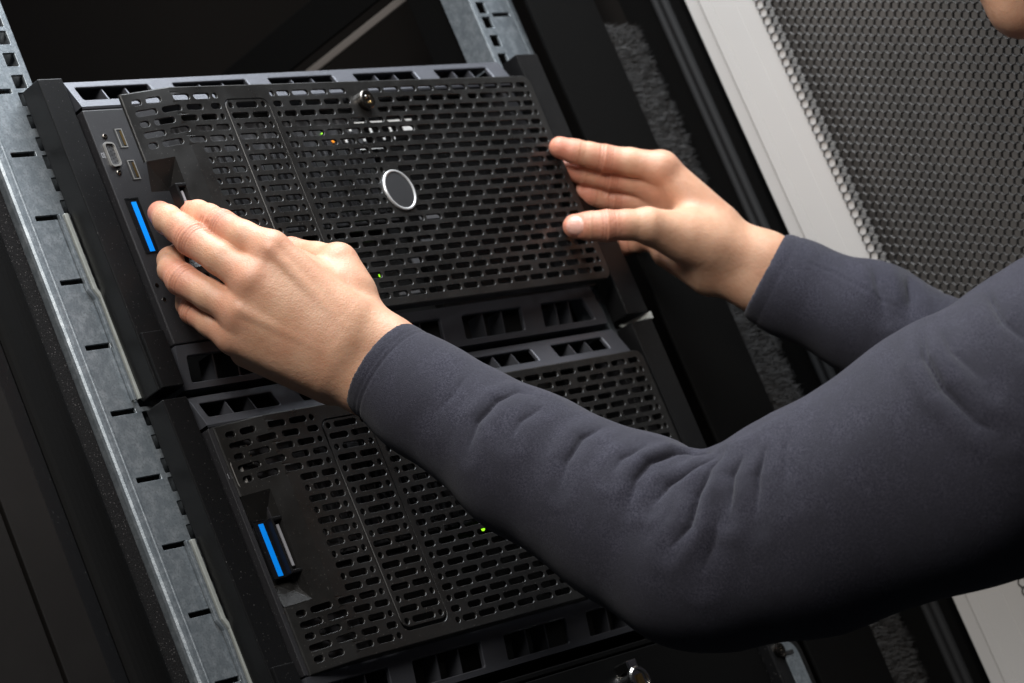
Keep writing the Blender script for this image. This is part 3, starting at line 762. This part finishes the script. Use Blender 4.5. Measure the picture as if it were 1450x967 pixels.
def right_hand(P):
    P = np.asarray(P, np.float32); fing = None
    for k, pts in RF.items():
        d = chain(P, pts, 3.0); fing = d if fing is None else smin(fing, d, 0.8)
    palm = None
    def pa(a, b, ra, rb, k=9):
        nonlocal palm
        d = rcone(P, np.asarray(a, np.float32), np.asarray(b, np.float32), ra, rb); palm = d if palm is None else smin(palm, d, k)
    pa(h2(640, 262, 2055), h2(885, 505, 2052), 12.8, 16.5, 13)
    pa(h2(604, 338, 2066), h2(860, 565, 2064), 11.5, 15)
    pa(h2(595, 428, 2074), h2(850, 620, 2068), 11.0, 14)
    pa(h2(585, 560, 2080), h2(840, 690, 2070), 10.0, 14)
    pa(h2(660, 640, 2072), h2(850, 725, 2060), 11.0, 17)       # heel of the little finger side
    pa(h2(590, 525, 2028), h2(830, 590, 2040), 13.0, 17, 14)       # ball of the thumb
    pa(h2(760, 565, 2036), h2(1090, 690, 2046), 16.5, 18.5, 16)
    ofs = np.array([.333, -.942])*59
    for s in (1, -1):
        a = h2(1085+s*ofs[0], 725+s*ofs[1], 2050); b = h2(1085+s*ofs[0]+420, 725+s*ofs[1]+190, 2040)
        pa(a, b, 18.0, 22, 12); pa(h2(865, 570 if s > 0 else 690, 2054), a, 16, 18, 14)
    d = smin(fing, palm, 6.0)
    d = smin(d, np.linalg.norm(P-np.asarray(h2(645, 246, 2050), np.float32), axis=-1)-9.0, 8)
    e = np.sqrt(((P[:, 0]-h2(238, 515, 2008)[0])/6.3)**2+((P[:, 1]-h2(238, 515, 2008)[1])/7.3)**2)
    d = d+0.55*np.exp(-((e-1)/0.13)**2)*(P[:, 2] < 2012)-0.25*(e < 1)*(P[:, 2] < 2012)      # nail outline
    return d
def hand_mesh(fn, F_, nail, h=1.0, cut=None):
    A = np.array([p for pts in F_.values() for p, r in pts])
    lo = A.min(0)-16; hi = A.max(0)+16
    hi[:2] += np.array(cut[:2]); hi[2] += 14; lo[2] -= 18; hi[1] += 10
    v, q = nets(fn, lo, hi, h)
    v = relax(v, q, 2, 0.35)
    nrm = vnormals(v, q); nrm *= np.sign((fn(v+nrm*0.5)-fn(v-nrm*0.5)).mean())
    disp = np.zeros(len(v)); rs = np.random.RandomState(7)
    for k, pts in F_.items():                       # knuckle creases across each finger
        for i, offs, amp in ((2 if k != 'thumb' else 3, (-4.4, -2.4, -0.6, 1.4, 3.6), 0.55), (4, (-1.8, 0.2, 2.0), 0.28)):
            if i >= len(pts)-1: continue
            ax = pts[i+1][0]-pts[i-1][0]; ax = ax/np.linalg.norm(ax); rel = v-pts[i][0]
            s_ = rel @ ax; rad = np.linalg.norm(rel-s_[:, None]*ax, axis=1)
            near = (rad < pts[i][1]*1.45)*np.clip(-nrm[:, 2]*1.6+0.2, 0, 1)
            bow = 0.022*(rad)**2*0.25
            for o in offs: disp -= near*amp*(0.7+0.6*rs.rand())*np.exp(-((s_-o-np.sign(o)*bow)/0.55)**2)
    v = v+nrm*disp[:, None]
    red = np.zeros(len(v))
    for k, pts in F_.items():
        for i, s in ((len(pts)-1, 9.0), (2 if k != 'thumb' else 3, 6.5), (0, 8.0)):
            if k == 'thumb' and i == 0: continue
            red = np.maximum(red, np.exp(-(np.linalg.norm(v-pts[i][0], axis=1)-pts[i][1])**2/s**2)*(1.0 if i == len(pts)-1 else (0.3 if i == 0 else 0.65)))
    nl = np.zeros(len(v))
    for (c, ax, ay, zlim) in nail:
        e = np.sqrt(((v[:, 0]-c[0])/ax)**2+((v[:, 1]-c[1])/ay)**2); nl = np.maximum(nl, ((e < 0.97) & (v[:, 2] < zlim)).astype(float))
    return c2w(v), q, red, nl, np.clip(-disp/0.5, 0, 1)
lv, lq, lred, lnail, lcr = hand_mesh(left_hand, LF, [], 0.85, (70, 75))
rv, rq, rred, rnail, rcr = hand_mesh(right_hand, RF, [(h2(238, 515, 2008), 6.3, 7.3, 2012)], 0.9, (85, 55))
# --- head, neck, trunk and upper arms inside the shirt
chin = c2w(cc(1446, 14, 1795)[None])[0]
fw = np.array([-0.30, 0.93, -0.20]); fw /= np.linalg.norm(fw)
up = np.array([0, 0, 1.0])-fw*fw[2]; up /= np.linalg.norm(up); rt = np.cross(fw, up)
def hp(f_, r_, u_): return chin+fw*f_+rt*r_+up*u_
def head(P):
    P = np.asarray(P, np.float32); d = None
    def add(e, k=14):
        nonlocal d; d = e if d is None else smin(d, e, k)
    def ell(c, rf, rr, ru):
        q_ = P-c; a = np.stack([q_ @ fw/rf, q_ @ rt/rr, q_ @ up/ru], -1); l = np.linalg.norm(a, axis=-1); return (l-1)*min(rf, rr, ru)
    add(ell(hp(-72, 0, 122), 96, 76, 92))                        # skull
    add(ell(hp(-32, 0, 70), 52, 58, 74), 16)                     # face
    add(rcone(P, hp(-1, 0, 2), hp(-4, 0, 14), 19, 20), 14)       # chin
    for s in (-1, 1):
        add(rcone(P, hp(-4, s*8, 4), hp(-78, s*52, 42), 18, 17), 14)   # jaw
        add(rcone(P, hp(14, s*34, 92), hp(4, s*46, 88), 13, 13), 12)   # cheek
        add(rcone(P, hp(24, s*14, 122), hp(20, s*44, 122), 9, 9), 10)  # brow
        add(ell(hp(-86, s*76, 92), 18, 7, 30), 5)                # ear
        e = np.linalg.norm(P-hp(26, s*31, 108), axis=-1)-11.5
        d = -smin(-d, e, 5)                                      # eye socket
        add(np.linalg.norm(P-hp(13, s*31, 108), axis=-1)-12, 2)
    add(rcone(P, hp(22, 0, 112), hp(38, 0, 72), 7, 10), 8)       # nose
    for s in (-1, 1): add(np.linalg.norm(P-hp(30, s*11, 68), axis=-1)-7, 4)
    add(rcone(P, hp(13, -16, 41), hp(13, 16, 41), 6.5, 6.5), 4); add(rcone(P, hp(12, -14, 31), hp(12, 14, 31), 6.5, 6.5), 4)
    add(rcone(P, hp(-80, 0, 40), hp(-105, 0, -130), 58, 62), 18)     # neck
    return d
hlo = np.min([hp(60, 100, -60), hp(-180, -100, 225), hp(-180, 100, -130), hp(60, -100, 225)], axis=0)-15
hhi = np.max([hp(60, 100, -60), hp(-180, -100, 225), hp(-180, 100, -130), hp(60, -100, 225)], axis=0)+15
hv, hq = nets(head, hlo, hhi, 3.0); hv = relax(hv, hq, 2, 0.4)
SHL = c2w(cc(1530, 530, 1575)[None])[0]; ELL = c2w(cc(985, 785, 1612)[None])[0]; WRL = c2w(h1(1100, 830, 1698)[None])[0]
SHR = SHL+np.array([375, -10, 5.0]); ELR = c2w(cc(1500, 620, 1990)[None])[0]; WRR = c2w(h2(1250, 800, 2044)[None])[0]
NK = hp(-100, 0, -90); HIP = np.array([NK[0], NK[1]-40, NK[2]-560])
def core(P):
    P = np.asarray(P, np.float32); d = chain(P, [(WRL, 22), (ELL, 34), (SHL, 44)], 8)
    d = np.minimum(d, chain(P, [(WRR, 20), (ELR, 32), (SHR, 42)], 8))
    CH = (SHL+SHR)/2+np.array([0, -30, -120.0])
    d = smin(d, chain(P, [(SHL, 44), ((SHL+SHR)/2+np.array([0, -25, 10.0]), 70), (SHR, 44)], 20), 30)
    d = smin(d, chain(P, [(CH+np.array([-70, 0, 0.]), 95), (HIP+np.array([-60, 0, 0.]), 90)], 20), 40)
    d = smin(d, chain(P, [(CH+np.array([70, 0, 0.]), 95), (HIP+np.array([60, 0, 0.]), 90)], 20), 40)
    d = smin(d, rcone(P, NK, (SHL+SHR)/2+np.array([0, -25, 0.0]), 56, 62), 30)
    return d
allp = np.array([WRL, ELL, SHL, SHR, ELR, WRR, HIP, NK])
cv, cq = nets(core, allp.min(0)-150, allp.max(0)+150, 9.0)
person = empty('person', (0, 0, 0)); pb = ((SHL+SHR)/2)
person.location = (pb[0]*S, pb[1]*S, (HIP[2]+Z0)*S)
PO = np.array([pb[0], pb[1], HIP[2]])
tag(person, 'person in a dark navy long-sleeved top gripping the loosened bezel with both hands', 'person')
def raw(name, V, Q, m, parent, attrs=None, smooth=True):
    me = bpy.data.meshes.new(name); me.vertices.add(len(V))
    me.vertices.foreach_set('co', ((V-PO)*S).astype(np.float32).ravel())
    me.loops.add(Q.size); me.loops.foreach_set('vertex_index', Q.astype(np.int32).ravel())
    me.polygons.add(len(Q)); me.polygons.foreach_set('loop_start', np.arange(0, Q.size, 4, dtype=np.int32))
    me.polygons.foreach_set('use_smooth', np.full(len(Q), smooth))
    me.update(calc_edges=True); me.validate()
    for k, a in (attrs or {}).items():
        at = me.attributes.new(k, 'FLOAT', 'POINT'); at.data.foreach_set('value', a.astype(np.float32))
    bm = bmesh.new(); bm.from_mesh(me); bmesh.ops.recalc_face_normals(bm, faces=bm.faces); bm.to_mesh(me); bm.free()
    return link(name, me, m, parent)
def skin_mat():
    m = bpy.data.materials.new('skin'); m.use_nodes = True; nt = m.node_tree; b = nt.nodes['Principled BSDF']
    tc = nt.nodes.new('ShaderNodeTexCoord')
    def attr(n):
        a = nt.nodes.new('ShaderNodeAttribute'); a.attribute_name = n; return a.outputs['Fac']
    def mix(f, c1, c2):
        x = nt.nodes.new('ShaderNodeMix'); x.data_type = 'RGBA'; nt.links.new(f, x.inputs[0])
        for i, c in ((6, c1), (7, c2)):
            if isinstance(c, tuple): x.inputs[i].default_value = (*c, 1)
            else: nt.links.new(c, x.inputs[i])
        return x.outputs[2]
    def noise(sc, det=4):
        n = nt.nodes.new('ShaderNodeTexNoise'); n.inputs['Scale'].default_value = sc; n.inputs['Detail'].default_value = det
        nt.links.new(tc.outputs['Object'], n.inputs['Vector']); return n.outputs['Fac']
    def mr(s, a, b_, c=0.0, d=1.0):
        r = nt.nodes.new('ShaderNodeMapRange'); nt.links.new(s, r.inputs[0])
        for i, v_ in enumerate((a, b_, c, d)): r.inputs[i+1].default_value = v_
        return r.outputs[0]
    c = mix(mr(noise(70), 0.35, 0.7), (0.59, 0.345, 0.225), (0.51, 0.275, 0.17))
    c = mix(mr(noise(28, 3), 0.45, 0.75, 0, 0.3), c, (0.58, 0.26, 0.17))
    c = mix(mr(noise(900, 2), 0.55, 0.75, 0, 0.35), c, (0.64, 0.39, 0.27))
    c = mix(mr(attr('redness'), 0, 1, 0, 0.72), c, (0.56, 0.20, 0.135))
    c = mix(mr(attr('crease_shade'), 0, 1, 0, 0.35), c, (0.30, 0.10, 0.06))  # shade of the knuckle furrows put into the skin colour
    c = mix(mr(attr('nail'), 0, 1, 0, 0.8), c, (0.68, 0.40, 0.33))
    nt.links.new(c, b.inputs['Base Color'])
    nt.links.new(mr(attr('nail'), 0, 1, 0.48, 0.22), b.inputs['Roughness'])
    b.inputs['Specular IOR Level'].default_value = 0.4
    b.inputs['Subsurface Weight'].default_value = 0.22
    b.inputs['Subsurface Radius'].default_value = (1.0, 0.36, 0.18); b.inputs['Subsurface Scale'].default_value = 0.006
    v = nt.nodes.new('ShaderNodeTexVoronoi'); v.inputs['Scale'].default_value = 900; nt.links.new(tc.outputs['Object'], v.inputs['Vector'])
    b1 = nt.nodes.new('ShaderNodeBump'); b1.inputs['Strength'].default_value = 0.4; b1.inputs['Distance'].default_value = 0.0003
    nt.links.new(v.outputs['Distance'], b1.inputs['Height'])
    b2 = nt.nodes.new('ShaderNodeBump'); b2.inputs['Strength'].default_value = 0.28; b2.inputs['Distance'].default_value = 0.001
    nt.links.new(noise(240, 8), b2.inputs['Height']); nt.links.new(b1.outputs[0], b2.inputs['Normal']); nt.links.new(b2.outputs[0], b.inputs['Normal'])
    return m
M['skin'] = skin_mat()
Vs, Qs, re, na, n = [], [], [], [], 0
for v_, q_, r_, l_ in ((lv, lq, lred, lnail), (rv, rq, rred, rnail), (hv, hq, np.zeros(len(hv)), np.zeros(len(hv))), (cv, cq, np.zeros(len(cv)), np.zeros(len(cv)))):
    Vs.append(v_); Qs.append(q_+n); re.append(r_); na.append(l_); n += len(v_)
raw('body', np.concatenate(Vs), np.concatenate(Qs), M['skin'], person, {'redness': np.concatenate(re), 'nail': np.concatenate(na), 'crease_shade': np.concatenate([lcr, rcr, np.zeros(len(hv)+len(cv))])})

# --- shirt
LS = [(cc(515, 500, 1706), 30.5), (cc(600, 562, 1690), 34.5), (cc(745, 655, 1660), 42.5), (cc(900, 738, 1630), 50), (cc(985, 788, 1612), 52), (cc(1020, 782, 1606), 54), (cc(1145, 741, 1590), 63), (cc(1365, 641, 1565), 74), (cc(1540, 545, 1575), 80)]
def left_sleeve(P):
    P = np.asarray(P, np.float32); d = chain(P, LS[:5], 10); d = smin(d, chain(P, LS[4:], 12), 10)
    return d
def trace(fn, x, y, d0=1440.0, n=60):
    u = np.array([(x-725)/FPX, (y-483.5)/FPX, 1.0]); t = d0
    for _ in range(n):
        e = float(fn((u*t)[None])[0]); t += e*0.9
        if abs(e) < 0.05 or t > 2300: break
    return u*t
FOLD = [  # photo polyline, depth of the furrow, half width
 ([(662, 643), (675, 597), (703, 564), (733, 551), (763, 561)], 2.0, 3.4), ([(723, 623), (738, 595), (774, 572)], 0.9, 4),
 ([(794, 693), (802, 653), (824, 618), (860, 600)], 1.7, 3.6), ([(865, 673), (880, 648), (921, 628)], 1.1, 4),
 ([(890, 720), (900, 678), (921, 653), (956, 641), (1017, 642)], 2.6, 3.0), ([(921, 719), (946, 683), (981, 663), (1017, 648)], 2.6, 3.2),
 ([(946, 780), (976, 744), (987, 699), (1007, 663), (1030, 645)], 2.8, 3.6), ([(1032, 730), (1037, 673), (1057, 643)], 1.8, 4.5),
 ([(1070, 739), (1073, 673), (1090, 622)], 1.6, 4.5), ([(1115, 700), (1112, 640), (1122, 600)], 0.8, 5),
 ([(1304, 462), (1310, 505), (1335, 548), (1384, 598), (1421, 616)], 3.2, 4.2), ([(1392, 405), (1421, 455), (1460, 490)], 2.6, 4.5),
 ([(1330, 455), (1350, 500), (1400, 545)], 1.4, 5), ([(990, 820), (1010, 770), (1018, 720)], 1.2, 5), ([(610, 590), (640, 560), (668, 520)], 0.5, 5)]
def cloth(fn, v, q, folds, d0, cuff, axis, hem=11.0):
    nrm = vnormals(v, q)
    g = fn(v+nrm*0.5)-fn(v-nrm*0.5); nrm = nrm*np.sign(g.mean())
    disp = np.zeros(len(v))
    for pl, dep, wd in folds:
        P3 = [trace(fn, x, y, d0) for x, y in pl]
        # resample so the furrow lies on the cloth
        fine = []
        for (a, b) in zip(pl, pl[1:]):
            for t in (0, .33, .66): fine.append(trace(fn, a[0]+(b[0]-a[0])*t, a[1]+(b[1]-a[1])*t, d0))
        fine.append(P3[-1])
        ds = segdist(v, fine)
        L = [0]
        for a, b in zip(fine, fine[1:]): L.append(L[-1]+np.linalg.norm(b-a))
        # fade at both ends
        e0 = np.linalg.norm(v-fine[0], axis=1); e1 = np.linalg.norm(v-fine[-1], axis=1)
        fade = np.clip(np.minimum(e0, e1)/(0.38*L[-1]+1e-6), 0.0, 1)
        disp += fade*(-2.1*dep*np.exp(-ds/(0.42*wd))+0.7*dep*np.exp(-((ds-2.3*wd)/(1.5*wd))**2))
    t = (v-cuff) @ axis
    disp += -0.75*np.exp(-((t-hem)/0.8)**2)-0.4*np.exp(-((t-hem+3.2)/0.7)**2)+0.35*np.exp(-((t-hem*0.5)/4)**2)
    rs = np.random.RandomState(3); ph = rs.rand(6, 4)
    for k in range(6):                         # slack in the fabric
        f = (ph[k, :3]-0.5)*0.16; disp += 0.32*np.sin(v @ f+ph[k, 3]*6.28)
    return v+nrm*disp[:, None]
axL = (LS[1][0]-LS[0][0]); axL /= np.linalg.norm(axL); cuffL = cc(541, 519, 1702)
def left_open(P):
    d = left_sleeve(P); t = (P-cuffL) @ axL.astype(np.float32)
    d = np.maximum(d, -t)
    return np.where(t < 45, np.maximum(d, -(left_sleeve(P)+3.6)), d)
A = np.array([p for p, r in LS]); sv, sq = nets(left_open, A.min(0)-[50, 60, 95], A.max(0)+[40, 80, 90], 1.25)
sv = relax(sv, sq, 1, 0.3)
sv = cloth(left_sleeve, sv, sq, FOLD, 1400.0, cuffL, axL)
RS = [(cc(1050, 372, 2048), 30), (cc(1120, 408, 2044), 35.5), (cc(1230, 452, 2030), 40.5), (cc(1400, 545, 2005), 47), (cc(1500, 620, 1990), 50), (w2c(SHR), 72)]
def right_sleeve(P):
    P = np.asarray(P, np.float32); return chain(P, RS, 10)
axR = (RS[1][0]-RS[0][0]); axR /= np.linalg.norm(axR); cuffR = cc(1081, 391, 2045)
def right_open(P):
    d0_ = right_sleeve(P); t = (P-cuffR) @ axR.astype(np.float32); d = np.maximum(d0_, -t)
    return np.where(t < 45, np.maximum(d, -(d0_+4.2)), d)
A = np.array([p for p, r in RS]); tv, tq = nets(right_open, A.min(0)-80, A.max(0)+80, 2.1)
tv = relax(tv, tq, 1, 0.3)
tv = cloth(right_sleeve, tv, tq, [([(1236, 372), (1246, 410), (1254, 449)], 2.2, 4), ([(1286, 390), (1290, 420), (1288, 449)], 2.2, 4), ([(1340, 405), (1334, 440)], 1.6, 4.5),
      ([(1110, 358), (1180, 385), (1250, 425), (1300, 450)], 0.7, 1.2)], 1900.0, cuffR, axR)
def trunk(P):
    P = np.asarray(P, np.float32); mid = (SHL+SHR)/2; CH = mid+np.array([0, -30, -120.0])
    d = chain(P, [(SHL, 70), (mid+np.array([0, -30, 0.0]), 88), (SHR, 70)], 25)
    for s in (-1, 1): d = smin(d, chain(P, [(CH+np.array([s*75, 0, 0.]), 112), (HIP+np.array([s*66, 0, 0.]), 110)], 20), 45)
    return np.maximum(d, (HIP[2]+10)-P[:, 2])
uv, uq = nets(trunk, allp.min(0)-170, allp.max(0)+170, 8.0); uv = relax(uv, uq, 2, 0.4)
M['cloth'] = mat('navy_cotton_jersey', (0.021, 0.0202, 0.030), 0.9, sheen=0.08, bump=(1300, 1.0), mottle=[(900, 0.42, 0.62, (0.044, 0.043, 0.058)), (60, .35, .7, (0.027, 0.0265, 0.036))], specks=(900, 0.22, (0.075, 0.075, 0.09)), spec=0.15)
Vs = [c2w(sv), c2w(tv), uv]; Qs = [sq, tq+len(sv), uq+len(sv)+len(tv)]
raw('shirt', np.concatenate(Vs), np.concatenate(Qs), M['cloth'], person)
# hair as a cap over the skull
def hair(P):
    P = np.asarray(P, np.float32); q_ = P-hp(-78, 0, 128); a = np.stack([q_ @ fw/102, q_ @ rt/84, q_ @ up/98], -1)
    d = (np.linalg.norm(a, axis=-1)-1)*84
    cutp = (P-hp(-30, 0, 140)) @ (fw*0.75-up*0.66)
    return np.maximum(d, cutp)
iv, iq = nets(hair, hlo-20, hhi+20, 4.0); raw('hair', iv, iq, mat('brown_hair', (0.05, 0.03, 0.018), 0.5, bump=(400, 1.0)), person)
